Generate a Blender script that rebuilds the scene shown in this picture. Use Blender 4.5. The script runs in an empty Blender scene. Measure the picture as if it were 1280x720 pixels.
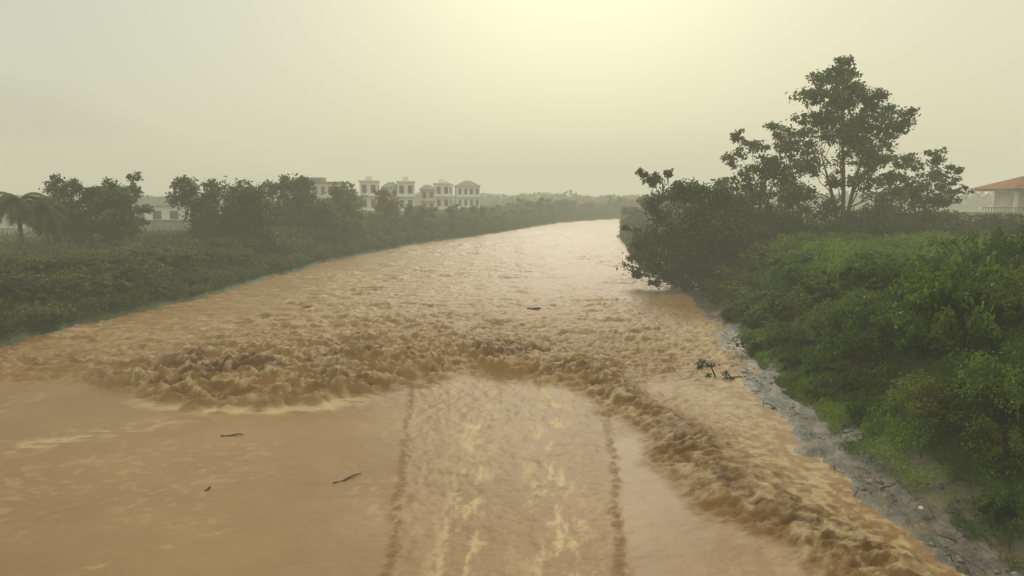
import bpy, math, random
import numpy as np
from mathutils import Vector
R = np.random.default_rng(7); random.seed(7)
sc = bpy.context.scene
sc.view_settings.view_transform='Standard'; sc.view_settings.look='None'; sc.view_settings.exposure=0
COL = sc.collection

# ---------------------------------------------------------------- noise
def _h(ix,iy,seed):
    n=(ix.astype(np.int64)*374761393+iy.astype(np.int64)*668265263+seed*982451653)&0xFFFFFFFF
    n=((n^(n>>13))*1274126177)&0xFFFFFFFF
    n=(n^(n>>16))&0xFFFFFFFF
    return n/4294967295.0
def vn(x,y,seed=0):
    xi=np.floor(x);yi=np.floor(y);fx=x-xi;fy=y-yi
    fx=fx*fx*fx*(fx*(fx*6-15)+10);fy=fy*fy*fy*(fy*(fy*6-15)+10)
    a=_h(xi,yi,seed);b=_h(xi+1,yi,seed);c=_h(xi,yi+1,seed);d=_h(xi+1,yi+1,seed)
    return (a*(1-fx)+b*fx)*(1-fy)+(c*(1-fx)+d*fx)*fy
def fbm(x,y,seed=0,o=4,g=.5):
    s=0;a=1;t=0
    for i in range(o):
        c,sn=math.cos(.7*i),math.sin(.7*i)
        s=s+a*vn((x*c-y*sn)*2**i,(x*sn+y*c)*2**i,seed+i*17);t+=a;a*=g
    return s/t
def ridge(x,y,seed=0,o=4):
    s=0;a=1;t=0
    for i in range(o):
        c,sn=math.cos(.9*i),math.sin(.9*i)
        s=s+a*(1-abs(2*vn((x*c-y*sn)*2**i,(x*sn+y*c)*2**i,seed+i*31)-1));t+=a;a*=.5
    return s/t
def sst(a,b,x):
    t=np.clip((x-a)/(b-a),0,1);return t*t*(3-2*t)

# ---------------------------------------------------------------- place
LY=[0,25,35.5,42,57,84,118,150,192,215,240,276,400,600]
LX=[-27,-27,-27.5,-27.2,-24.6,-23.4,-16.2,-4,8,15,30,58,130,240]
RY=[0,14,17.4,22.5,34.6,45,54.5,76,125,197,230,276,400,600]
RX=[8.4,8.6,8.8,8.9,10.3,12.4,13.8,14,19.8,31,46,80,160,280]
def XL(y): return np.interp(y,LY,LX)+.8*(fbm(y/5.,y*0+3,5,3)-.5)
def XR(y): return np.interp(y,RY,RX)+.7*(fbm(y/3.,y*0+9,6,3)-.5)
def ground(x,y):
    x=np.asarray(x,float);y=np.asarray(y,float)
    dl=XL(y)-x; dr=x-XR(y)
    n=fbm(x/4,y/4,11,4)-.5
    hl=-1.2+1.6*sst(-1.5,.8,dl)+2.4*sst(.5,6,dl)+n*.5*sst(0,3,dl)
    far=sst(90,160,y)
    hl=hl-far*1.2*sst(.5,6,dl)
    hr=-1.2+1.12*sst(-1.6,1.0,dr)+.35*sst(1.4,3.4,dr)+3.6*sst(2.6,7.5,dr)+n*.6*sst(1,4,dr)+.20*(fbm(x/.7,y/.7,12,3)-.5)*sst(-1,1,dr)
    hr=hr-far*1.5*sst(2,7.5,dr)
    h=np.where(dl>dr,hl,hr)
    return h
def gz(x,y): return float(ground(np.array([x]),np.array([y]))[0])

# ---------------------------------------------------------------- mesh utils
def mesh_np(name,verts,faces,k,attrs=None,smooth=False):
    me=bpy.data.meshes.new(name)
    verts=np.asarray(verts,np.float32);faces=np.asarray(faces,np.int32)
    nv=len(verts);nf=len(faces)
    me.vertices.add(nv);me.vertices.foreach_set('co',verts.ravel())
    me.loops.add(nf*k);me.loops.foreach_set('vertex_index',faces.ravel())
    me.polygons.add(nf);me.polygons.foreach_set('loop_start',np.arange(0,nf*k,k,dtype=np.int32))
    me.polygons.foreach_set('loop_total',np.full(nf,k,np.int32))
    if smooth: me.polygons.foreach_set('use_smooth',np.ones(nf,bool))
    me.update(calc_edges=True)
    if attrs:
        for a,v in attrs.items():
            at=me.attributes.new(a,'FLOAT','POINT');at.data.foreach_set('value',np.asarray(v,np.float32))
    return me
def addobj(name,me,mat=None,parent=None,loc=(0,0,0),**props):
    o=bpy.data.objects.new(name,me)
    COL.objects.link(o)
    if mat is not None and me is not None: me.materials.clear();me.materials.append(mat)
    o.location=loc
    if parent: o.parent=parent
    for k,v in props.items(): o[k]=v
    return o
def empty(name,loc,**p):
    o=bpy.data.objects.new(name,None);COL.objects.link(o);o.location=loc;o.empty_display_size=.3
    for k,v in p.items(): o[k]=v
    return o
def copy_thing(root,loc,rotz=0,scale=(1,1,1),**p):
    n=root.copy();COL.objects.link(n);n.location=loc;n.rotation_euler=(0,0,rotz);n.scale=scale
    for k,v in p.items(): n[k]=v
    for c in root.children:
        m=c.copy();COL.objects.link(m);m.parent=n
    return n
def gridmesh(name,X,Y,Z,attrs=None):
    r,c=X.shape
    idx=np.arange(r*c).reshape(r,c)
    f=np.stack([idx[:-1,:-1],idx[:-1,1:],idx[1:,1:],idx[1:,:-1]],-1).reshape(-1,4)
    return mesh_np(name,np.stack([X,Y,Z],-1).reshape(-1,3),f,4,attrs,True)
class MB:
    def __init__(s): s.v=[];s.f=[]
    def box(s,x0,x1,y0,y1,z0,z1):
        b=len(s.v);s.v+=[(x0,y0,z0),(x1,y0,z0),(x1,y1,z0),(x0,y1,z0),(x0,y0,z1),(x1,y0,z1),(x1,y1,z1),(x0,y1,z1)]
        s.f+=[[b+i for i in q] for q in((0,3,2,1),(4,5,6,7),(0,1,5,4),(1,2,6,5),(2,3,7,6),(3,0,4,7))]
    def hip(s,x0,x1,y0,y1,z0,z1,ins):
        b=len(s.v);ym=(y0+y1)/2
        s.v+=[(x0,y0,z0),(x1,y0,z0),(x1,y1,z0),(x0,y1,z0),(x0+ins,ym,z1),(x1-ins,ym,z1)]
        s.f+=[[b,b+3,b+2,b+1],[b,b+1,b+5,b+4],[b+1,b+2,b+5],[b+2,b+3,b+4,b+5],[b+3,b,b+4]]
    def tube(s,pts,rad,k=7):
        pts=[Vector(p) for p in pts];b0=len(s.v)
        for i,p in enumerate(pts):
            d=(pts[min(i+1,len(pts)-1)]-pts[max(i-1,0)]).normalized()
            a=d.orthogonal().normalized() if abs(d.z)>.95 else d.cross(Vector((0,0,1))).normalized()
            c=d.cross(a)
            for j in range(k):
                t=2*math.pi*j/k
                s.v.append(tuple(p+(a*math.cos(t)+c*math.sin(t))*rad[i]*(1+.12*math.sin(3*t+i))))
        for i in range(len(pts)-1):
            for j in range(k):
                s.f.append([b0+i*k+j,b0+i*k+(j+1)%k,b0+(i+1)*k+(j+1)%k,b0+(i+1)*k+j])
        s.f.append([b0+j for j in range(k)][::-1]);e=b0+(len(pts)-1)*k;s.f.append([e+j for j in range(k)])
    def mesh(s,name,smooth=False):
        me=bpy.data.meshes.new(name);me.from_pydata(s.v,[],s.f);me.update()
        if smooth: me.polygons.foreach_set('use_smooth',[True]*len(me.polygons))
        return me

# ---------------------------------------------------------------- materials
def newmat(n):
    m=bpy.data.materials.new(n);m.use_nodes=True;nt=m.node_tree;nt.nodes.clear()
    out=nt.nodes.new('ShaderNodeOutputMaterial');return m,nt,out
def N(nt,t,**kw):
    n=nt.nodes.new(t)
    for k,v in kw.items():
        if k in n.inputs: n.inputs[k].default_value=v
        else: setattr(n,k,v)
    return n
def mixc(nt,fac,a,b,mode='MIX'):
    n=nt.nodes.new('ShaderNodeMix');n.data_type='RGBA';n.blend_type=mode
    for i,v in((0,fac),(6,a),(7,b)):
        if isinstance(v,bpy.types.NodeSocket): nt.links.new(v,n.inputs[i])
        else: n.inputs[i].default_value=v if i==0 else (*v,1)
    return n.outputs[2]
def mathn(nt,op,a,b=0,clamp=False):
    n=nt.nodes.new('ShaderNodeMath');n.operation=op;n.use_clamp=clamp
    for i,v in((0,a),(1,b)):
        if isinstance(v,bpy.types.NodeSocket): nt.links.new(v,n.inputs[i])
        else: n.inputs[i].default_value=v
    return n.outputs[0]
def noise(nt,scale,detail=4,vec=None,rough=.55):
    n=N(nt,'ShaderNodeTexNoise',Scale=scale,Detail=detail,Roughness=rough)
    if vec is not None: nt.links.new(vec,n.inputs['Vector'])
    return n.outputs['Fac']
def remap(nt,v,a,b,c=0,d=1):
    n=nt.nodes.new('ShaderNodeMapRange');nt.links.new(v,n.inputs[0])
    for i,x in enumerate((a,b,c,d)): n.inputs[i+1].default_value=x
    return n.outputs[0]
def simple(name,c1,c2,scale=2,rough=.85,bump=.0):
    m,nt,out=newmat(name)
    geo=N(nt,'ShaderNodeNewGeometry')
    f=remap(nt,noise(nt,scale,5,geo.outputs['Position']),.35,.65)
    col=mixc(nt,f,c1,c2)
    p=N(nt,'ShaderNodeBsdfPrincipled',Roughness=rough);nt.links.new(col,p.inputs['Base Color'])
    if bump:
        b=N(nt,'ShaderNodeBump',Strength=bump,Distance=.05);nt.links.new(noise(nt,scale*5,5,geo.outputs['Position']),b.inputs['Height']);nt.links.new(b.outputs[0],p.inputs['Normal'])
    nt.links.new(p.outputs[0],out.inputs[0]);return m
def foliage(name,dark,light,trans=.35):
    m,nt,out=newmat(name)
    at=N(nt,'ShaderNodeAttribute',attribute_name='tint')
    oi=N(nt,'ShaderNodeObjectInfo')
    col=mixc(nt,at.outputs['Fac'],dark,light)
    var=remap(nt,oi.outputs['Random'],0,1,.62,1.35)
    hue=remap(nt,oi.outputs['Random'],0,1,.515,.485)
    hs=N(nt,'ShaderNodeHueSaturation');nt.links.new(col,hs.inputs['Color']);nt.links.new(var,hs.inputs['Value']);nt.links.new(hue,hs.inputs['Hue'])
    d=N(nt,'ShaderNodeBsdfPrincipled',Roughness=.5);d.inputs['Specular IOR Level'].default_value=.35
    nt.links.new(hs.outputs[0],d.inputs['Base Color'])
    t=N(nt,'ShaderNodeBsdfTranslucent')
    hs2=N(nt,'ShaderNodeHueSaturation',Value=1.5);nt.links.new(hs.outputs[0],hs2.inputs['Color']);nt.links.new(hs2.outputs[0],t.inputs[0])
    mx=N(nt,'ShaderNodeMixShader',Fac=trans);nt.links.new(d.outputs[0],mx.inputs[1]);nt.links.new(t.outputs[0],mx.inputs[2])
    nt.links.new(mx.outputs[0],out.inputs[0]);return m

M_bark=simple('bark',(.07,.055,.035),(.15,.12,.08),6,.9)
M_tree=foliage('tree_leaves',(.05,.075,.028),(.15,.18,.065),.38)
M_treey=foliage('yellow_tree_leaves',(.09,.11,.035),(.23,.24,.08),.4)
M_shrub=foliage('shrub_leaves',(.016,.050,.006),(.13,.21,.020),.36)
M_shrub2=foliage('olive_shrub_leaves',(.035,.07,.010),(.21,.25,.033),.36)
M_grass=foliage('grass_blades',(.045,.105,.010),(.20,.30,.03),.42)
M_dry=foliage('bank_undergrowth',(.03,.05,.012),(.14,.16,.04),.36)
M_white=simple('white_render',(.74,.74,.70),(.86,.85,.81),.4)
M_cream=simple('cream_render',(.57,.55,.46),(.7,.67,.57),.5)
M_grey=simple('grey_roof',(.2,.2,.2),(.3,.3,.29),.6)
M_glass=simple('window_glass',(.05,.06,.06),(.1,.11,.1),.5,.2)
M_red=simple('clay_roof',(.30,.13,.08),(.42,.19,.12),1.5)
M_conc=simple('concrete',(.38,.37,.33),(.54,.52,.46),1.2,.9,.3)
M_asph=simple('asphalt',(.045,.045,.042),(.07,.068,.06),2)
M_rock=simple('rubble_stone',(.07,.06,.05),(.28,.25,.22),1.6,.45,.4)
M_log=simple('wet_log',(.03,.018,.008),(.09,.05,.02),5,.5)
M_litter=simple('white_plastic',(.75,.75,.7),(.85,.85,.8),5,.4)

# ground
m,nt,out=newmat('ground_soil_and_grass')
geo=N(nt,'ShaderNodeNewGeometry');at=N(nt,'ShaderNodeAttribute',attribute_name='mud')
n1=noise(nt,.35,6,geo.outputs['Position']);n2=noise(nt,2.6,8,geo.outputs['Position'],.65)
n3=noise(nt,.8,6,geo.outputs['Position'],.6)
g=mixc(nt,remap(nt,n1,.35,.65),(.03,.05,.010),(.09,.12,.022))
mud=mixc(nt,remap(nt,n2,.38,.62),(.04,.032,.024),(.17,.145,.125))
mud=mixc(nt,remap(nt,n3,.50,.62),mud,(.22,.16,.10))
c=mixc(nt,at.outputs['Fac'],g,mud)
p=N(nt,'ShaderNodeBsdfPrincipled',Roughness=.9);nt.links.new(c,p.inputs['Base Color'])
nt.links.new(remap(nt,at.outputs['Fac'],0,1,.9,.28),p.inputs['Roughness'])
b=N(nt,'ShaderNodeBump',Strength=.8,Distance=.15);nt.links.new(n2,b.inputs['Height']);nt.links.new(b.outputs[0],p.inputs['Normal'])
nt.links.new(p.outputs[0],out.inputs[0]);M_ground=m

# water
m,nt,out=newmat('muddy_flood_water')
geo=N(nt,'ShaderNodeNewGeometry');pos=geo.outputs['Position']
foam=N(nt,'ShaderNodeAttribute',attribute_name='foam').outputs['Fac']
turb=N(nt,'ShaderNodeAttribute',attribute_name='turb').outputs['Fac']
dark=N(nt,'ShaderNodeAttribute',attribute_name='silt_and_shade').outputs['Fac']
silt_and_shade=noise(nt,.16,6,pos,.6)
base=mixc(nt,remap(nt,silt_and_shade,.35,.65),(.335,.190,.090),(.42,.255,.125))
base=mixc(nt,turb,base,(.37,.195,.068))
base=mixc(nt,dark,base,(.17,.078,.020))  # darker brown painted into the breaking waves in place of shade
base=mixc(nt,foam,base,(.76,.58,.36))
p=N(nt,'ShaderNodeBsdfPrincipled',IOR=1.33);nt.links.new(base,p.inputs['Base Color'])
p.inputs['Specular IOR Level'].default_value=.36
rg=remap(nt,foam,0,1,.38,.7);nt.links.new(rg,p.inputs['Roughness'])
mp=N(nt,'ShaderNodeMapping');mp.inputs['Scale'].default_value=(1,1.6,1);nt.links.new(pos,mp.inputs[0])
h1=noise(nt,2.4,8,mp.outputs[0],.68)
b1=N(nt,'ShaderNodeBump',Distance=.14);nt.links.new(h1,b1.inputs['Height'])
nt.links.new(remap(nt,turb,0,1,.22,1.0),b1.inputs['Strength'])
nt.links.new(b1.outputs[0],p.inputs['Normal'])
nt.links.new(p.outputs[0],out.inputs[0]);M_water=m

# ---------------------------------------------------------------- ground sheet
u=np.linspace(-1,1,520);gx=np.sinh(u*5.6)/math.sinh(5.6)*2500
v=np.linspace(0,1,460);gy=-60+ (np.exp(v*5.2)-1)/(math.exp(5.2)-1)*3600
gx=np.sort(np.concatenate([gx,np.arange(6,20,.2),np.arange(-34,-20,.5)]))
gy=np.sort(np.concatenate([gy,np.arange(8,45,.33)]))
X,Y=np.meshgrid(gx,gy);Z=ground(X,Y)
dr=X-XR(Y)+.9*(fbm(X/1.1,Y/1.1,19,3)-.5);dl=XL(Y)-X
mud=(1-sst(2.4,3.8,dr))*(dr>dl)+.35*(1-sst(.1,.7,dl))*(dl>=dr)
gm=gridmesh('ground',X,Y,Z,{'mud':mud.ravel()})
addobj('ground',gm,M_ground,kind='structure',label='grassy river banks falling to the muddy flooded river')

# ---------------------------------------------------------------- water sheet
nr,ncl=1250,680
t=np.linspace(0,1,nr)[:,None]
Yw=5*(450/5)**t*np.ones((1,ncl))
uu=np.linspace(0,1,ncl)[None,:]
XLw=XL(Yw[:,0])[:,None]-1.6;XRw=XR(Yw[:,0])[:,None]+2.4
Xw=XLw+(XRw-XLw)*uu
TX=[-30,-21,-16.5,-12.9,-9.5,-7.2,-4.7,-1.4,1.7,3.4,4.7,5.7,6.4,7.2]
TY=[25.0,28.6,28.0,25.4,25.0,25.8,28.6,30.4,28.7,25.0,20,16.6,13.4,9]
wx=Xw+.9*(fbm(Xw/2.5,Yw/2.5,41,4)-.5)*2; wy=Yw+1.0*(fbm(Xw/2.5,Yw/2.5,47,4)-.5)*2
dist=np.full(Xw.shape,1e9)
for i in range(len(TX)-1):
    ax,ay,bx,by=TX[i],TY[i],TX[i+1],TY[i+1];dx,dy=bx-ax,by-ay
    q=np.clip(((wx-ax)*dx+(wy-ay)*dy)/(dx*dx+dy*dy),0,1)
    dist=np.minimum(dist,np.hypot(wx-ax-q*dx,wy-ay-q*dy))
sgn=np.where(wy>np.interp(wx,TX,TY),1,-1)
sgn=np.where(wx>7.2,1,sgn)
D=dist*sgn
right=sst(2,6,Xw)*sst(34,28,Yw)
leftw=sst(-15,-19,Xw)
dec=13-11.4*right
amp=sst(-.3,1.5-.9*right,D)*np.exp(-np.clip(D-5+3.5*right,0,None)/dec)*(1-.45*leftw)
edge=1-.6*sst(2.5,0,np.minimum(Xw-XLw,XRw-Xw))
big=ridge(wx/2.0+.3*np.sin(wy),D/1.4,61,5)-.5
big2=ridge(wx/2.8,wy/1.7,66,5)-.55
med=ridge(wx/.85,wy/.5,71,4)-.55
sm=fbm(Xw/.3,Yw/.2,81,4,.6)-.5
# streaky upstream chop that follows the current, varied by large patches
patch=sst(.35,.65,fbm(Xw/7,Yw/9,92,3))
farw=(ridge(wx/3.2,wy/1.25,91,5)-.52)*(.55+.75*patch)
pock=sst(.4,.7,fbm(wx/3.0,wy/3.0,95,2))
core=np.exp(-((Xw+8)/6.5)**2)
hump=np.exp(-((D-3.4+1.9*right)/(2.4-1.25*right))**2)*(1-.5*leftw)
Z=-.34+.2*sst(-.5,3,D)+hump*(.46-.12*right+.22*core)
Z=Z+amp*((big*.5+big2*.42)*(.5+.5*pock+.85*core)+med*.46*(.7+.5*pock+.3*core)+sm*.38)*edge*(1-.3*right)
calm=1-.8*sst(5.5,9.5,Xw-.05*(Yw-30))*(Yw<64)*sst(64,56,Yw)
Z=Z+farw*.50*sst(3,14,D)*np.exp(-Yw/240)*calm*edge
wl=-2.6-.10*(Yw-13)*1.05+.3*(fbm(Yw/1.6,Yw*0,101,4,.6)-.5);wr=2.3+.085*(Yw-13)*1.3+.3*(fbm(Yw/1.6,Yw*0+5,103,4,.6)-.5)
inw=sst(-.3,.4,Xw-wl)*sst(-.3,.4,wr-Xw)*(1-sst(-1,1.5,D))
def seam(c_,s_):
    w_=.05+.16*fbm(Yw/.5,Yw*0+s_,s_,3)
    return np.exp(-((Xw-c_+.16*(fbm(Xw/.15,Yw/.2,s_+1,2)-.5))/w_)**2)*sst(.32,.6,fbm(Xw/.12,Yw/.2,s_+2,4,.65)+.2*(fbm(Yw/1.7,Yw*0,s_+4,2)-.35))
eg=(seam(wl,123)+seam(wr,133))*(1-sst(-1,1.5,D))
nearm=1-sst(-1,.5,D)
wk=fbm(Xw/.33,Yw/.5,111,5,.6)-.5
Z=Z+inw*wk*.10+eg*.05
Z=Z+nearm*(1-inw)*(fbm(Xw/1.6,Yw/1.2,131,4)-.5)*.06
# foam
col_=np.clip(sst(1.3,.0,abs(Xw-.95-.02*Yw+.5*(fbm(Yw/2,Xw*0,7,2)-.5)))+sst(1.0,.0,abs(Xw+1.2))*.9,0,1)
fo=inw*sst(.47,.66,fbm(Xw/.15,Yw/.5,141,5,.68)*.6+fbm(Xw/.45,Yw/1.1,142,3)*.4)*(.2+.85*col_)
fo=fo+amp*sst(.55,.8,ridge(wx/.85,wy/.5,71,4))*.6*sst(.42,.65,fbm(Xw/.35,Yw/.25,151,5,.6))
toe=np.exp(-((D-.1)/.35)**2)*sst(-17,-13,Xw)*sst(-5,-7,Xw)
fo=fo+toe*sst(.3,.6,fbm(Xw/.7,Yw/.3,161,4))*.9
st=np.exp(-((Yw-(21+(Xw+18)*.65+1.2*(fbm(Xw/2,Yw*0,171,3)-.5)))/.8)**2)*sst(-10,-14,Xw)*nearm
st2=np.exp(-((Yw-(14.6+(Xw+9.3)*.75))/.12)**2)*sst(-10.6,-9.4,Xw)*sst(-6.6,-8,Xw)
fo=fo+(st*.55+st2*.45)*sst(.42,.68,fbm(Xw/.5,Yw/.25,181,5,.65))
sh=sst(3.2,1.0,XRw-2.4-Xw)*sst(48,38,Yw)
fo=fo+sh*sst(.45,.62,fbm(Xw/.35,Yw/.35,191,5,.65))*.55
fo=fo+.6*sst(.56,.76,ridge(wx/1.8,wy/.55,91,5))*sst(6,14,D)*sst(140,60,Yw)*calm*sst(.4,.6,fbm(Xw/.9,Yw/.3,198,4))*(.4+.6*patch)
fo=fo+.2*sst(.55,.7,fbm(Xw/.25,Yw/.2,195,3))*sst(.5,.7,fbm(Xw/3,Yw/3,197,2))*nearm*(1-inw)
fo=np.clip(fo,0,1)
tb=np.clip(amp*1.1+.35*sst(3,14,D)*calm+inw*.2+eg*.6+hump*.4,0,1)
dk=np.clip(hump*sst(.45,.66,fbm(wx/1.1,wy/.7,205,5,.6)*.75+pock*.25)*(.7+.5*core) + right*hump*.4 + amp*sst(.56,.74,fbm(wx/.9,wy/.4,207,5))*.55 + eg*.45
   + .3*sst(.55,.7,fbm(wx/1.6,wy/.5,209,5))*sst(6,14,D)*sst(110,50,Yw)*calm,0,.92)*(1-fo)  # painted shade of wave hollows, plus brown flecks along seams and current streaks
wm=gridmesh('river',Xw,Yw,Z,{'foam':fo.ravel(),'turb':tb.ravel(),'silt_and_shade':dk.ravel()})
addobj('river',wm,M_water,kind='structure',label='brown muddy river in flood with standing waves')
def wz(x,y):
    r=int(np.argmin(abs(Yw[:,0]-y)));c=int(np.argmin(abs(Xw[r]-x)));return float(Z[r,c])

# ---------------------------------------------------------------- foliage builders
def leafquads(C,S,T,rng,up=0.0,aspect=.5):
    n=len(C)
    t=rng.normal(size=(n,3));t[:,2]+=up*2;t/=np.linalg.norm(t,axis=1)[:,None]
    b=rng.normal(size=(n,3));b-=t*(b*t).sum(1)[:,None];b/=np.linalg.norm(b,axis=1)[:,None]
    S=S[:,None]
    v=np.stack([C-t*S,C+b*S*aspect,C+t*S,C-b*S*aspect],1).reshape(-1,3)
    f=np.arange(n*4).reshape(n,4)
    return v,f,np.repeat(T,4)
def clump_leaves(cl,per,size,rng,droop=0):
    Cs=[];Ts=[]
    for (x,y,z,r) in cl:
        nt_=max(5,int(9*r))
        d=rng.normal(size=(nt_,3));d/=np.linalg.norm(d,axis=1)[:,None]
        rad=r*rng.uniform(.35,1.0,nt_)[:,None]
        tc=np.array([x,y,z])+d*rad*np.array([1,1,.75])
        k=max(6,int(per*r*r/nt_))
        for q in tc:
            rr=r*rng.uniform(.22,.42)
            e=rng.normal(size=(k,3))*rr*.55*np.array([1.15,1.15,.7])
            if droop: e[:,2]-=droop*rr*rng.random(k)**2*2
            Cs.append(q+e)
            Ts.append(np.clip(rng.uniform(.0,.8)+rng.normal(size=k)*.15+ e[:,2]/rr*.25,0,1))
    C=np.concatenate(Cs);T=np.concatenate(Ts)
    return leafquads(C,rng.uniform(.6,1.3,len(C))*size,T,rng)
def build_tree(name,base,cl,leaf,per,mat,trunks,rng,label,category,droop=0,group=None,trad=.25):
    p={'label':label,'category':category}
    if group:p['group']=group
    root=empty(name,base,**p)
    mb=MB()
    for (lx,ly,hx) in trunks:
        n=7;pts=[];rad=[]
        for i in range(n+1):
            a=i/n;pts.append((lx*a+.12*math.sin(a*7+lx)*hx*.06,ly*a,hx*a-.3*(i==0)));rad.append(trad*(1-.75*a)*(1.35 if i==0 else 1))
        mb.tube(pts,rad)
        for (x,y,z,r) in cl:
            best=min(trunks,key=lambda q:abs(q[0]*.7-x))
            if best!=(lx,ly,hx): continue
            a=min(.95,max(.2,(z-r*.6)/hx*.7))
            s=Vector((lx*a,ly*a,hx*a));e=Vector((x,y,z))
            mid=(s+e)/2+Vector((0,0,-.1*(e-s).length+rng.uniform(-.2,.2)))
            r0=trad*(1-.75*a)*.5
            mb.tube([s,s.lerp(mid,.5)+Vector((rng.uniform(-.1,.1),0,0)),mid,mid.lerp(e,.6),e],[r0,r0*.8,r0*.6,r0*.4,.02],5)
            for q in range(3):
                dd=Vector(rng.normal(size=3)).normalized()*r*.8
                mb.tube([mid.lerp(e,.5),e+dd*.5,e+dd],[r0*.35,.03,.012],4)
    addobj('trunk',mb.mesh('trunk',True),M_bark,root)
    v,f,t=clump_leaves(cl,per,leaf,rng,droop)
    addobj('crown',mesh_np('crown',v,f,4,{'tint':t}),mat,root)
    return root
def px(cl,cx,by,s,dyr=.5,seed=1):
    r=np.random.default_rng(seed);out=[]
    for (x,y,q) in cl:
        out.append(((x-cx)*s,float(r.uniform(-1,1))*dyr*max(q*s,1.2),(by-y)*s,q*s))
    return out

rng=np.random.default_rng(21)
cl=px([(1030,88,18),(1012,102,18),(1045,98,20),(1003,122,20),(1030,118,24),(1058,122,26),(1082,128,20),(1100,150,24),(1070,148,28),(1030,145,26),(1002,150,19),(1078,172,28),(1110,160,16),(1042,172,26),(1000,176,22),(1015,200,24),(1060,195,24),(1092,198,24),(1126,203,18),(1110,226,24),(1090,252,26),(1005,236,24),(1030,262,22),(1132,240,18),(984,214,19),(985,245,20),(1040,222,18),(1070,275,22),(1050,285,18),(1075,225,20)],1053,300,.0715,.9,3)
build_tree('tall_tree',(30,62,gz(30,62)),cl,.19,265,M_tree,[(-.8,0,13.5),(1.9,.4,10.5),(-2.2,.5,8)],rng,'tall tree with layered open crown on the grassy bank','tree',trad=.22)
cl=px([(928,170,13),(945,182,18),(922,198,16),(966,163,16),(985,180,18),(950,208,22),(975,203,22),(930,226,20),(960,238,24),(990,228,22),(940,260,26),(975,266,26),(1000,262,22),(1000,195,15),(912,262,24),(908,232,16)],955,300,.0735,.8,4)
build_tree('slender_tree',(23,64,gz(23,64)),cl,.18,220,M_treey,[(.2,0,8),(-1.2,.3,7),(1.6,0,7)],rng,'slender pale green tree with sparse leaves','tree',trad=.16)
cl=px([(1168,198,15),(1190,210,12),(1158,220,16),(1180,230,16),(1145,243,24),(1172,253,20),(1130,266,28),(1160,278,26),(1195,238,10),(1110,273,26),(1198,215,7),(1090,285,24),(1185,275,20),(1150,208,8)],1155,300,.0735,.8,5)
build_tree('spreading_tree',(37.6,63,gz(37.6,63)),cl,.18,240,M_tree,[(.6,0,6.5),(-1,.3,5)],rng,'small spreading tree with ragged crown on the bank','tree',trad=.16)
cl=px([(800,198,15),(788,189,9),(818,193,8),(822,211,17),(812,232,22),(845,216,24),(868,222,27),(893,224,27),(915,242,26),(845,248,34),(880,258,36),(815,262,28),(790,272,20),(778,262,10),(795,298,24),(783,318,13),(830,290,36),(868,295,36),(905,285,32),(850,318,28),(812,315,20),(800,325,10),(928,270,24),(900,310,26),(865,270,34)],845,338,.0705,1.0,6)
build_tree('overhanging_tree',(15.4,60,gz(15.4,60)-.2),cl,.19,300,M_tree,[(-1.8,0,6.5),(1.5,.5,6)],rng,'dense dark tree leaning over the water edge','tree',droop=.5,trad=.28)

def blob_tree(w,h,seed,n=16,low=.25):
    r=np.random.default_rng(seed);o=[]
    for i in range(n):
        a=r.uniform(0,2*math.pi);zz=low+(1-low)*r.random()
        env=math.sqrt(max(.05,1-((zz-.5)/.62)**2))
        rr=w/2*env*math.sqrt(r.random())*.85
        q=w*r.uniform(.12,.2)
        o.append((rr*math.cos(a),rr*math.sin(a)*.8,zz*h-q*.6,q))
    o.append((0,0,h*.6,w*.22));o.append((0,0,h*.35,w*.25));return o
L=[
(-42.4,66,6.2,7.2,M_tree,.6,31),(-39.9,68,6.4,6.4,M_tree,.5,32),(-37.4,66,5.4,8.0,M_tree,.4,33),
(-32.8,74,7.6,7.4,M_tree,1.2,34),(-28.5,76,7.4,7.0,M_tree,1.3,35),(-30.5,78,6.5,6.6,M_tree,1.2,52),
(-29,92,9,8.2,M_treey,.6,36),(-25.5,94,8.6,7.6,M_tree,.6,37),(-27,112,7,8.0,M_treey,.3,38),(-22,118,6,7.0,M_treey,.2,39),
(-53,80,5.6,5.4,M_tree,.4,46),(-24.5,103,7,6.6,M_tree,.4,47),(-30,128,6,7,M_treey,.3,48),(-24,134,5,6.5,M_treey,.3,49)]
for (x,y,w,h,mt,dr_,sd) in L:
    build_tree('riverside_tree',(x,y,gz(x,y)),blob_tree(w,h,sd,26,.05),.2 if y<80 else .26,230 if y<80 else 135,mt,[(.2,0,h*.7)],rng,
      'bushy dark green tree with drooping foliage on embankment' if dr_>1 else ('yellowish green rounded tree beside the riverside houses' if mt is M_treey else 'rounded leafy tree on the overgrown embankment'),'tree',droop=dr_,group='trees along the river embankment')
far_src=[]
fp=[(-17,122),(-12,138),(-7,150)]
for i,(w,h) in enumerate([(7,7.5),(8,6.5),(6,8)]):
    s_=build_tree('distant_tree',(fp[i][0]-5,fp[i][1],gz(fp[i][0]-5,fp[i][1])),blob_tree(w,h,60+i,14,.05),.42,70,[M_tree,M_treey,M_tree][i],[(.1,0,h*.6)],rng,'hazy round tree beside the river bend','tree',group='hazy trees beside the river bend')
    s_.scale=(.7,.7,.62);far_src.append(s_)
spots=[]
yy=124.
while yy<330:
    xl=float(XL(np.array([yy]))[0]);spots.append((xl-random.uniform(2,5),yy))
    if random.random()<.6: spots.append((xl-random.uniform(7,16),yy+random.uniform(-3,3)))
    yy+=4.5+ (yy-120)*.03
spots+=[(25,135),(30,150),(38,185),(45,205),(31,128),(52,220),(60,230)]
for i,(x,y) in enumerate(spots):
    s=random.uniform(.45,.68) if y<200 and x<18 else random.uniform(.65,.95)
    copy_thing(far_src[i%3],(x,y,gz(x,y)-.2),random.uniform(0,6.28),(s*1.2,s*1.2,s))
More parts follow.
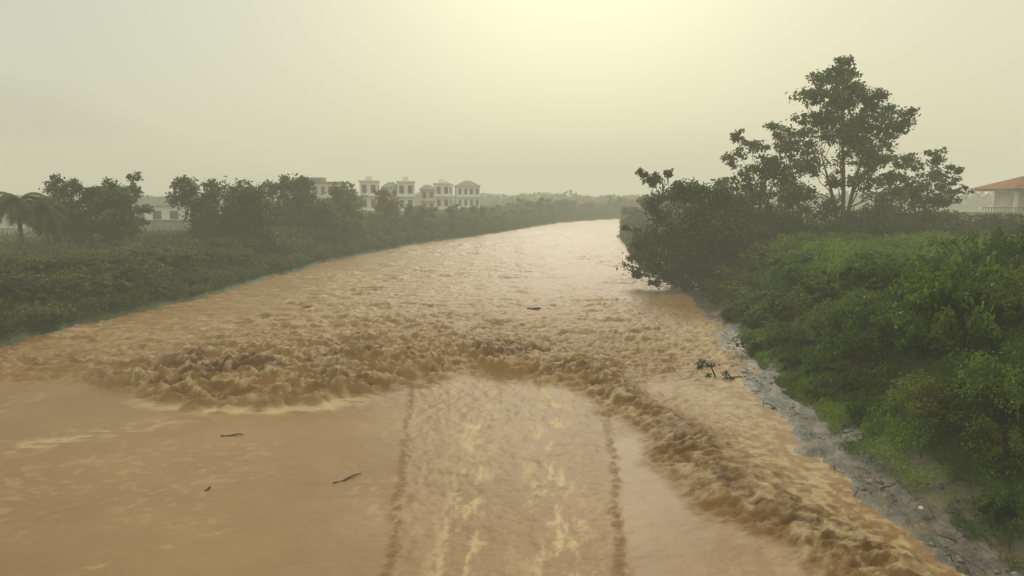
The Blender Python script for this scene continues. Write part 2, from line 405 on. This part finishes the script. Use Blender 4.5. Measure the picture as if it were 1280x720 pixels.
def palm(loc,sc_,seed=5):
    root=empty('palm_tree',loc,label='palm tree with drooping fronds on the embankment',category='palm tree',group='palm trees on the embankment')
    root.scale=(sc_,)*3
    mb=MB();mb.tube([(0,0,-.3),(.1,0,1.5),(.05,0,3.2),(.15,0,4.2)],[.2,.16,.14,.13]);addobj('trunk',mb.mesh('trunk',True),M_bark,root)
    V=[];F=[];T=[]
    r=np.random.default_rng(seed)
    for i in range(30):
        a=i*2.4+r.uniform(-.2,.2);el=r.uniform(-.3,1.1);Lf=r.uniform(2.0,2.5);p=np.array([.15,0,4.2]);d=np.array([math.cos(a)*math.cos(el),math.sin(a)*math.cos(el),math.sin(el)])
        side=np.array([-math.sin(a),math.cos(a),0])
        for k in range(18):
            d=d+np.array([0,0,-.11]);d/=np.linalg.norm(d);p=p+d*Lf/18
            l=.6*math.sin(math.pi*(k+2)/21)
            for sg in(-1,1):
                b=len(V);tip=p+side*sg*l+d*.25+np.array([0,0,-.3*l-.1])
                V+=[p-d*.07,p+d*.09,tip+d*.04,tip];F.append([b,b+1,b+2,b+3]);T+=[.3+.4*r.random()]*4
    addobj('crown',mesh_np('crown',np.array(V),F,4,{'tint':T}),M_tree,root)
palm((-44.3,61.5,gz(-44.3,61.5)),1.15);palm((-42.6,62.5,gz(-42.6,62.5)),.95,8)

# shrubs
def shrub_proto(w,h,leaf,n,seed,mat):
    r=np.random.default_rng(seed);cl=[]
    for i in range(15):
        a=r.uniform(0,6.28);q=r.uniform(.2,.38)*w/2
        rr=w/2*math.sqrt(r.random())*.85;cl.append((rr*math.cos(a),rr*math.sin(a),h*r.uniform(.15,.85)*(1-.4*(rr/(w/2))),q))
    v,f,t=clump_leaves(cl,n,leaf,r,.3)
    sh=[];mb=MB()
    for i in range(16):
        a=r.uniform(0,6.28);l=w*r.uniform(.45,.72);up=h*r.uniform(.5,1.15)
        P=[np.array([math.cos(a)*l*s_,math.sin(a)*l*s_,up*math.sin(s_*2.2)*.95+.1]) for s_ in np.linspace(.1,1,7)]
        mb.tube(P,[.02,.018,.016,.014,.011,.008,.004],4)
        for j in range(2,7): 
            k=int(n/170);sh.append(P[j]+r.normal(size=(k,3))*.1)
    sh=np.concatenate(sh);v2,f2,t2=leafquads(sh,r.uniform(.7,1.4,len(sh))*leaf,np.clip(r.normal(size=len(sh))*.2+.6,0,1),r)
    f2=f2+len(v);v=np.concatenate([v,v2]);f=np.concatenate([f,f2]);t=np.concatenate([t,t2])
    for c_ in cl[:9]:
        mb.tube([(c_[0]*.1,c_[1]*.1,-.3),(c_[0]*.5,c_[1]*.4,c_[2]*.5),(c_[0],c_[1],c_[2]+.1)],[.035,.025,.008],5)
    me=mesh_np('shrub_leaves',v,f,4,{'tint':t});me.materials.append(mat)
    b_=mb.mesh('shrub_stems',True);b_.materials.append(M_bark)
    return me,b_
near=[shrub_proto(2.8,1.7,.055 if i!=3 else .085,5600 if i!=3 else 2800,200+i,M_shrub2 if i in(1,4) else M_shrub) for i in range(6)]
mid=[shrub_proto(3.4,2.2,.12,1100,210+i,M_dry) for i in range(4)]
midg=[]
for i,(a,b_) in enumerate(mid):
    a2=a.copy();a2.materials.clear();a2.materials.append(M_shrub2 if i==1 else M_shrub);midg.append((a2,b_))
def put_shrub(pr,x,y,s,sz,label,group,dz=0):
    root=empty('shrub',(x,y,gz(x,y)+dz),label=label,category='shrub',group=group)
    root.rotation_euler=(random.uniform(-.1,.1),random.uniform(-.1,.1),random.uniform(0,6.28));root.scale=(s,s,sz)
    for nm,me in(('foliage',pr[0]),('stem',pr[1])):
        o=bpy.data.objects.new(nm,me);COL.objects.link(o);o.parent=root
for yy in np.arange(10.5,34,1.6):
    for k,off in enumerate((3.7,5.2,7.0,9.2,11.6,14.2,16.8)):
        x=float(XR(np.array([yy]))[0])+off+random.uniform(-.8,.8);y=yy+random.uniform(-.8,.8)
        if x/ y>.9: continue
        if k>=4 and yy>28 and random.random()<.6: continue
        if k<5 and random.random()<.12: continue
        s=random.uniform(.55,1.25)*(1 if k else .7)
        if k>=3 and yy<28: s*=1.25
        put_shrub(random.choice(near),x,y,s,s*random.uniform(.75,1.45),'dense bright green shrub covering the steep river bank','shrubs on the steep bank',-.15)
for yy in np.arange(34,60,2.2):
    for k,off in enumerate((2.6,4.0,6.0)):
        x=float(XR(np.array([yy]))[0])+off+random.uniform(-.5,.5)
        s=random.uniform(.6,.95)*(1 if k else .7)
        put_shrub(random.choice(midg),x,yy+random.uniform(-.7,.7),s,s*random.uniform(.6,1),'dense green shrub at the top of the river bank','shrubs on the steep bank',-.1)
for i in range(34):
    y=random.uniform(30,58);x=float(XR(np.array([y]))[0])+random.uniform(7,max(9,y*.85-8));s=random.uniform(.35,.8)
    put_shrub(random.choice(midg),x,y,s*1.2,s*random.uniform(.4,.75),'low green shrub growing in the bank top grass','shrubs in the bank top grass',-.2)
for i in range(44):
    x=random.uniform(18,50);y=random.uniform(57,70);s=random.uniform(.8,1.35)
    put_shrub(random.choice(mid),x,y,s,s*.9,'dark green shrub below the tall trees','shrubs below the tall trees',-.1)
for yy in np.arange(30,116,2.9):
    for k,off in enumerate((1.0,3.4,6.4)):
        x=float(XL(np.array([yy]))[0])-off+random.uniform(-.6,.6)
        s=random.uniform(.7,1.1)*(.65 if k==0 else 1)*(1.3 if yy<58 else 1)
        put_shrub(random.choice(mid),x,yy+random.uniform(-.9,.9),s,s*random.uniform(.55,.95)*(.7 if k==2 else 1),'dark olive shrub on the overgrown embankment','shrubs on the overgrown embankment',-.2)
def scatter(name,n,fx,size,mat,hgt,seed,label,up=.6,aspect=.22):
    r=np.random.default_rng(seed);x,y=fx(r,n)
    z=ground(x,y)
    pat=fbm(x/1.6,y/1.6,seed,3)
    hh=hgt*(.4+1.2*sst(.3,.7,pat))*np.clip(np.hypot(x,y)/60,1,3.5)
    C=np.stack([x,y,z+hh*r.random(len(x))],-1)
    dist=np.hypot(x,y)
    S=size*np.clip(dist/25,.7,6)*r.uniform(.6,1.4,len(x))
    T=np.clip(sst(.3,.7,pat)*.7+r.normal(size=len(x))*.18,0,1)
    v,f,t=leafquads(C,S,T,r,up,aspect)
    addobj(name,mesh_np(name,v,f,4,{'tint':t}),mat,kind='stuff',label=label)
def fr(r,n):
    y=9+ (r.random(n)**1.6)*62;x=XR(y)+3.2+r.random(n)**1.1*30;k=x<y*.95;return x[k],y[k]
scatter('bank_grass',260000,fr,.085,M_grass,.6,301,'bright green grass covering the top of the bank')
def fl(r,n):
    y=28+(r.random(n)**1.3)*250;x=XL(y)-.2-r.random(n)**1.4*30;return x,y
scatter('bank_undergrowth',210000,fl,.085,M_dry,.6,302,'dark green weeds covering the embankment')
def fr2(r,n):
    y=66+r.random(n)*200;x=XR(y)+.4+r.random(n)**1.4*25;return x,y
scatter('far_bank_undergrowth',60000,fr2,.09,M_dry,.7,303,'green weeds covering the far reach of the bank')
def ff(r,n):
    a=r.uniform(-.9,.9,n);d=r.uniform(290,800,n);return np.tan(a)*d,d
r=np.random.default_rng(9);x,y=ff(r,80000)
k=(x<XL(y)-6)|(x>XR(y)+6);x=x[k];y=y[k]
hh=5.5*(.4+fbm(x/14,y/30,77,4)*1.2)*(.75+.5*vn(x/60,y/60,5))
C=np.stack([x,y,np.maximum(ground(x,y),0)+hh*r.random(len(x))],-1)
v,f,t=leafquads(C,r.uniform(.8,1.8,len(x)),np.clip(r.normal(size=len(x))*.2+.4,0,1),r,0,.7)
addobj('distant_woodland',mesh_np('distant_woodland',v,f,4,{'tint':t}),M_tree,kind='stuff',label='hazy band of distant woodland along the horizon')

# ---------------------------------------------------------------- rubble and debris on the muddy margin
import bmesh
r=np.random.default_rng(44)
bm=bmesh.new();bmesh.ops.create_icosphere(bm,subdivisions=1,radius=1);iv=np.array([v_.co[:] for v_ in bm.verts]);fi=np.array([[q.index for q in f_.verts] for f_ in bm.faces]);bm.free()
V=[];F=[]
for i in range(700):
    y=9+r.random()**1.3*28;x=float(XR(np.array([y]))[0])+r.normal()*.9+1.7;s=r.uniform(.02,.075)*(2.2 if r.random()<.06 else 1)
    if vn(np.array([x/1.1]),np.array([y/1.1]),78)[0]<.5: continue
    d=iv*np.array([r.uniform(.6,1.6),r.uniform(.6,1.6),r.uniform(.35,.8)])*s
    d=d*(1+.8*(r.random(len(iv))-.5))[:,None]
    F.append(fi+len(V)*len(iv));V.append(d+np.array([x,y,gz(x,y)+s*.1]))
addobj('bank_rubble',mesh_np('bank_rubble',np.concatenate(V),np.concatenate(F),3),M_rock,kind='stuff',label='small wet stones and rubble scattered along the muddy margin')
mb=MB()
for i in range(60):
    y=9+r.random()**1.3*28;x=float(XR(np.array([y]))[0])+r.uniform(.3,3.2);a=r.uniform(0,3.14);l=r.uniform(.1,.35);z=gz(x,y)+.03
    mb.tube([(x-math.cos(a)*l,y-math.sin(a)*l,z),(x+r.uniform(-.05,.05),y,z+r.uniform(.02,.12)),(x+math.cos(a)*l,y+math.sin(a)*l,z+r.uniform(0,.15))],[.014,.016,.006],4)
addobj('flood_twigs',mb.mesh('flood_twigs'),M_log,kind='stuff',label='thin dark twigs washed up on the muddy margin')
def fm(r,n):
    y=9+(r.random(n)**1.5)*29;x=XR(y)+1.9+r.random(n)*2.4;k=fbm(x/.9,y/.9,66,3)>.47;return x[k],y[k]
scatter('margin_weeds',60000,fm,.06,M_grass,.32,304,'bright green weeds rooted in the muddy margin')

def log(x,y,L_,ang,rad,label,branches=2):
    z=wz(x,y);mb=MB();c,s=math.cos(ang),math.sin(ang)
    pts=[];rd=[]
    for i in range(7):
        a=i/6-.5;pts.append((c*a*L_-s*.03*math.sin(a*6)*L_,s*a*L_+c*.03*math.sin(a*6)*L_,.02+.03*math.sin(a*5)));rd.append(rad*(1.1-.7*(a+.5)))
    mb.tube(pts,rd)
    for q in range(branches):
        p0=Vector(pts[2+q*2]);mb.tube([p0,p0+Vector((s*.2+.1*c,-c*.2,.1))*L_*.3,p0+Vector((s*.35+.3*c,-c*.3,.14))*L_*.35],[rad*.5,rad*.35,rad*.1],5)
    addobj('driftwood_log',mb.mesh('driftwood_log',True),M_log,loc=(x,y,z),label=label,category='log',group='driftwood floating on the river')
log(-9.8,23,.75,.1,.04,'short dark stick floating on brown water',1)
log(-4.9,19.4,.95,.75,.035,'thin dark forked branch floating on brown water',2)
log(-8.7,18.6,.2,1.2,.04,'small dark piece of driftwood on brown water',1)
log(-15.2,49,1.9,1.0,.08,'long dark log drifting in the choppy water',1)
log(1.6,48.5,1.0,.2,.12,'dark broken log drifting past the rapids',2)
bx,by=9.3,30
root=empty('broken_branch',(bx,by,gz(bx,by)+.15),label='leafy broken branch caught on the stony water edge',category='branch')
mb=MB();mb.tube([(-1,0,-.1),(0,.2,.3),(1.1,0,.5)],[.06,.05,.02]);mb.tube([(0,.2,.3),(-.3,.1,.9),(-.7,0,1.2)],[.04,.03,.01]);mb.tube([(.3,.1,.3),(.6,-.4,.2),(1,-.8,.1)],[.03,.02,.01])
addobj('branch_wood',mb.mesh('branch_wood',True),M_log,root)
v,f,t=clump_leaves([(-.7,0,1,.45),(.4,0,.4,.5),(-.4,0,.3,.4),(.9,-.5,.2,.35)],900,.07,rng);addobj('leaves',mesh_np('leaves',v,f,4,{'tint':t}),M_dry,root)
def litter(x,y):
    d=iv*np.array([.09,.07,.05])*(1+.8*(vn(iv[:,0]*2+x,iv[:,1]*2+iv[:,2],3)-.5))[:,None]
    addobj('plastic_litter',mesh_np('plastic_litter',d,fi,3),M_litter,loc=(x,y,gz(x,y)+.12),label='small crumpled white plastic scrap on the stony bank',category='litter',group='plastic litter on the bank')
litter(11.9,36);litter(10.5,16.6)

# ---------------------------------------------------------------- buildings
def building(name,x0,y0,w,d,h,st,nw,wall,roofmat,label,cat,roof='flat',rot=0,group=None):
    z0=gz(x0,y0)-.2
    root=empty(name,(x0,y0,z0),label=label,category=cat);root.rotation_euler=(0,0,rot)
    if group: root['group']=group
    mb=MB();mb.box(-w/2,w/2,-d/2,d/2,0,h);addobj('wall',mb.mesh('wall'),wall,root)
    mb=MB()
    if roof=='flat':
        mb.box(-w/2-.25,w/2+.25,-d/2-.25,d/2+.25,h+.003,h+.35)
        mb.box(-w*.2,w*.15,-d*.2,d*.2,h+.353,h+1.3)
    else: mb.hip(-w/2-.5,w/2+.5,-d/2-.5,d/2+.5,h+.003,h+roof,min(w,d)*.45)
    addobj('roof',mb.mesh('roof'),roofmat,root)
    fh=h/st
    pm=MB();ww=w/nw*.5;hh=fh*.55;pm.box(-ww/2,ww/2,-.05,.02,0,hh);wm_=pm.mesh('window');wm_.materials.append(M_glass)
    sm_=MB();sm_.box(-w/2-.15,w/2+.15,-.5,0,0,.18)
    for i in range(st):
        for j in range(nw):
            o=bpy.data.objects.new('window',wm_);COL.objects.link(o);o.parent=root;o.location=(-w/2+(j+.5)*w/nw,-d/2-.004,i*fh+fh*.25)
        if i:
            addobj('balcony_slab',sm_.mesh('balcony_slab'),wall,root,(0,-d/2-.01,i*fh))
    ns=max(1,int(d/3));pm=MB();pm.box(-.02,.05,-.6,.6,0,hh);wn=pm.mesh('window');wn.materials.append(M_glass)
    for i in range(st):
        for j in range(ns):
            o=bpy.data.objects.new('window',wn);COL.objects.link(o);o.parent=root;o.location=(w/2+.004,-d/2+(j+.5)*d/ns,i*fh+fh*.25)
    return root
G='white riverside apartment houses'
building('apartment_house',-33.0,160,4.0,9,9.8,3,2,M_white,M_white,'narrow white three storey house with flat roof','house','flat',.15,G)
building('apartment_house',-28.6,163,3.6,9,8.6,3,2,M_white,M_grey,'white three storey house with grey hipped roof','house',1.3,.15,G)
building('apartment_house',-24.6,160,3.8,9,9.7,3,2,M_white,M_white,'white three storey house with flat roof and balconies','house','flat',.15,G)
building('apartment_house',-20.9,170,3.4,9,8.2,3,2,M_cream,M_grey,'cream three storey house between two white houses','house',1.2,.15,G)
building('apartment_house',-18.6,182,3.8,9,9.6,3,2,M_white,M_white,'tall white house with flat roof above the trees','house','flat',.15,G)
building('apartment_house',-13.0,200,6.5,9,9.4,3,4,M_white,M_grey,'wide pale house with grey hipped roof beside trees','house',1.6,.15,G)
building('apartment_house',-19.6,204,4.0,9,9.8,3,2,M_white,M_white,'tall narrow white house beside the river bend','house','flat',.1,G)
for i in range(9):
    building('distant_house',-60+i*11+random.uniform(-3,3),340+i*20,random.uniform(7,12),8,random.uniform(6,9),2,4,random.choice([M_white,M_cream]),M_grey,'hazy pale house beyond the river bend','house',random.choice([1.5,2]),.1,'hazy houses beyond the river bend')
building('long_building',-42.5,150,12,8,9.3,3,8,M_cream,M_grey,'long cream flat roofed building rising behind trees','building','flat',.05)
building('low_building',-65,120,17,6,4.4,1,6,M_white,M_grey,'low white building with long grey roof','building',1.5,.05,'low buildings behind the embankment')
building('low_building',-86,122,17,6,4.4,1,5,M_cream,M_grey,'low cream building with long grey roof','building',1.5,.05,'low buildings behind the embankment')
building('low_building',-49.5,126,11,6,4.0,1,4,M_cream,M_grey,'low cream building with long grey roof','building',1.3,.05,'low buildings behind the embankment')
mb=MB();mb.box(-14,14,-.2,.2,-.5,2.1)
for i in range(10): mb.box(-13.8+i*3-.12,-13.8+i*3+.12,-.28,-.203,-.5,2.1)
mb.box(-14.1,14.1,-.3,.3,2.103,2.25)
o=addobj('embankment_wall',mb.mesh('embankment_wall'),M_conc,loc=(-45,84,gz(-45,84)),label='pale concrete wall with pilasters behind embankment trees',category='wall');o.rotation_euler=(0,0,.06)
xs=np.linspace(-110,-31,60);ys=np.linspace(87,94,6);X2,Y2=np.meshgrid(xs,ys);Z2=ground(X2,Y2)*0+ground(X2,Y2).max()+.02
addobj('road',gridmesh('road',X2,Y2,Z2),M_asph,kind='structure',label='asphalt road along the embankment')
z0=5.6
root=empty('pavilion',(57.4,74.5,z0),label='cream terrace building with railing and muted clay roof',category='pavilion')
mb=MB();mb.box(-8.5,10,-3,3,-2.4,.3);addobj('base',mb.mesh('base'),M_white,root)
mb=MB();mb.box(-3.4,8.4,-.5,2.6,.303,2.9);addobj('wall',mb.mesh('wall'),M_cream,root)
cm=MB();cm.box(-.14,.14,-.14,.14,.303,2.9);cm.box(-.22,.22,-.22,.22,.31,.5);cm=cm.mesh('column');cm.materials.append(M_white)
for i in range(6):
    o=bpy.data.objects.new('column',cm);COL.objects.link(o);o.parent=root;o.location=(-4.6+i*2.6,-2.4,0)
mb=MB();mb.box(-5.4,9.4,-3.1,3.1,2.903,3.15);addobj('beam',mb.mesh('beam'),M_cream,root)
mb=MB();mb.hip(-5.8,10,-3.6,3.6,3.153,4.5,3.4);addobj('roof',mb.mesh('roof'),M_red,root)
mb=MB();mb.box(-1.2,-.1,-.54,-.503,.9,2.2);mb.box(2,3.1,-.54,-.503,.9,2.2);addobj('window',mb.mesh('window'),M_glass,root)
mb=MB();mb.box(-8.4,9.9,-2.95,-2.88,1.15,1.23)
for i in range(61): mb.box(-8.35+i*.3,-8.31+i*.3,-2.94,-2.9,.303,1.148)
addobj('railing',mb.mesh('railing'),M_grey,root)
mb=MB();mb.box(-14,30,-.25,.25,-1.5,1.9);mb.box(-14.1,30.1,-.5,.35,1.903,2.25)
for i in range(12): mb.box(-13+i*3.6,-12.7+i*3.6,-.32,-.253,-1.5,1.9)
addobj('retaining_wall',mb.mesh('retaining_wall'),M_conc,loc=(58,70.8,gz(58,71)+.3),label='grey concrete retaining wall below the pavilion',category='wall')

# ---------------------------------------------------------------- hill
xs=np.linspace(-1500,-150,160);tt=np.linspace(0,1,60);X3,T3=np.meshgrid(xs,tt)
Y3=700+T3*600+60*(fbm(X3/200,T3*3,13,3)-.5)
ridge_h=np.interp(X3,[-1500,-900,-700,-520,-330,-180,-150],[300,240,190,118,48,6,0])*(.94+.12*fbm(X3/120,X3*0,8,3))
Z3=ridge_h*np.sin(T3*math.pi/2)*(.9+.2*fbm(X3/160,Y3/160,3,4))-2
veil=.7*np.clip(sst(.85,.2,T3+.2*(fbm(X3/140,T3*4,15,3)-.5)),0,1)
m,nt,out=newmat('misty_hillside')
geo=N(nt,'ShaderNodeNewGeometry');f_=remap(nt,noise(nt,.02,5,geo.outputs['Position']),.3,.7)
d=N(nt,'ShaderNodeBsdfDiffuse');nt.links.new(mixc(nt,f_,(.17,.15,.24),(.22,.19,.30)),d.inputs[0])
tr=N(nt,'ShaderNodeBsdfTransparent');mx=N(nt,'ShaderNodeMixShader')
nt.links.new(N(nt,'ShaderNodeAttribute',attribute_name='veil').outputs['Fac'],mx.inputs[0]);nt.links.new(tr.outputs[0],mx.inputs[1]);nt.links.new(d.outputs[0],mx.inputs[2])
nt.links.new(mx.outputs[0],out.inputs[0])
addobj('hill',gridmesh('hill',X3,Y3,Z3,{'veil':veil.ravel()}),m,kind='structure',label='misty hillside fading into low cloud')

# ---------------------------------------------------------------- haze in the air
mb=MB();mb.box(-2600,2600,-300,3300,-3,75)
m,nt,out=newmat('humid_haze')
DN=.0021
va=N(nt,'ShaderNodeVolumeAbsorption',Density=DN);va.inputs['Color'].default_value=(0,0,0,1)
ve=N(nt,'ShaderNodeEmission',Strength=DN);ve.inputs['Color'].default_value=(.65,.635,.445,1)  # haze emits evenly, standing in for daylight scattered by the air
ad=nt.nodes.new('ShaderNodeAddShader');nt.links.new(va.outputs[0],ad.inputs[0]);nt.links.new(ve.outputs[0],ad.inputs[1])
nt.links.new(ad.outputs[0],out.inputs['Volume'])
addobj('sky',mb.mesh('sky'),m,kind='structure',label='humid hazy air under an overcast sky')

# ---------------------------------------------------------------- light
SE,SA=math.radians(29),math.radians(6)
sd=Vector((math.sin(SA)*math.cos(SE),math.cos(SA)*math.cos(SE),math.sin(SE)))
w=bpy.data.worlds.new('World');sc.world=w;w.use_nodes=True;nt=w.node_tree;nt.nodes.clear()
out=nt.nodes.new('ShaderNodeOutputWorld')
sky=N(nt,'ShaderNodeTexSky',sky_type='NISHITA');sky.sun_disc=False;sky.sun_elevation=SE;sky.sun_rotation=SA;sky.dust_density=3;sky.air_density=1.2
bg1=N(nt,'ShaderNodeBackground',Strength=.02);nt.links.new(sky.outputs[0],bg1.inputs[0])
tc=N(nt,'ShaderNodeTexCoord');vec=tc.outputs['Generated']
dt=N(nt,'ShaderNodeVectorMath',operation='DOT_PRODUCT');nt.links.new(vec,dt.inputs[0]);dt.inputs[1].default_value=sd
glow=mathn(nt,'POWER',mathn(nt,'MAXIMUM',dt.outputs['Value'],0),22)
sep=N(nt,'ShaderNodeSeparateXYZ');nt.links.new(vec,sep.inputs[0])
lft=remap(nt,sep.outputs[0],-.05,-.62)
c=mixc(nt,lft,(.66,.645,.43),(.45,.48,.42))
cl_=remap(nt,noise(nt,1.8,5,vec),.35,.7)
c=mixc(nt,mathn(nt,'MULTIPLY',cl_,.35),c,(.56,.65,.46))
c=mixc(nt,mathn(nt,'MULTIPLY',glow,.5,True),c,(.78,.86,.46))
bg2=N(nt,'ShaderNodeBackground',Strength=1.0);nt.links.new(c,bg2.inputs[0])
ad=nt.nodes.new('ShaderNodeAddShader');nt.links.new(bg1.outputs[0],ad.inputs[0]);nt.links.new(bg2.outputs[0],ad.inputs[1]);nt.links.new(ad.outputs[0],out.inputs[0])
sl=bpy.data.lights.new('sun','SUN');sl.energy=1.15;sl.angle=math.radians(18);sl.color=(1,.93,.8)
so=bpy.data.objects.new('sun',sl);COL.objects.link(so);so.rotation_euler=sd.to_track_quat('Z','Y').to_euler();so.location=(0,0,60)

cam=bpy.data.cameras.new('camera');cam.lens=24;cam.sensor_width=36;cam.clip_end=6000;cam.clip_start=.1
co=bpy.data.objects.new('camera',cam);COL.objects.link(co);co.location=(0,0,8);co.rotation_euler=(math.radians(90-7.68),0,0)
sc.camera=co
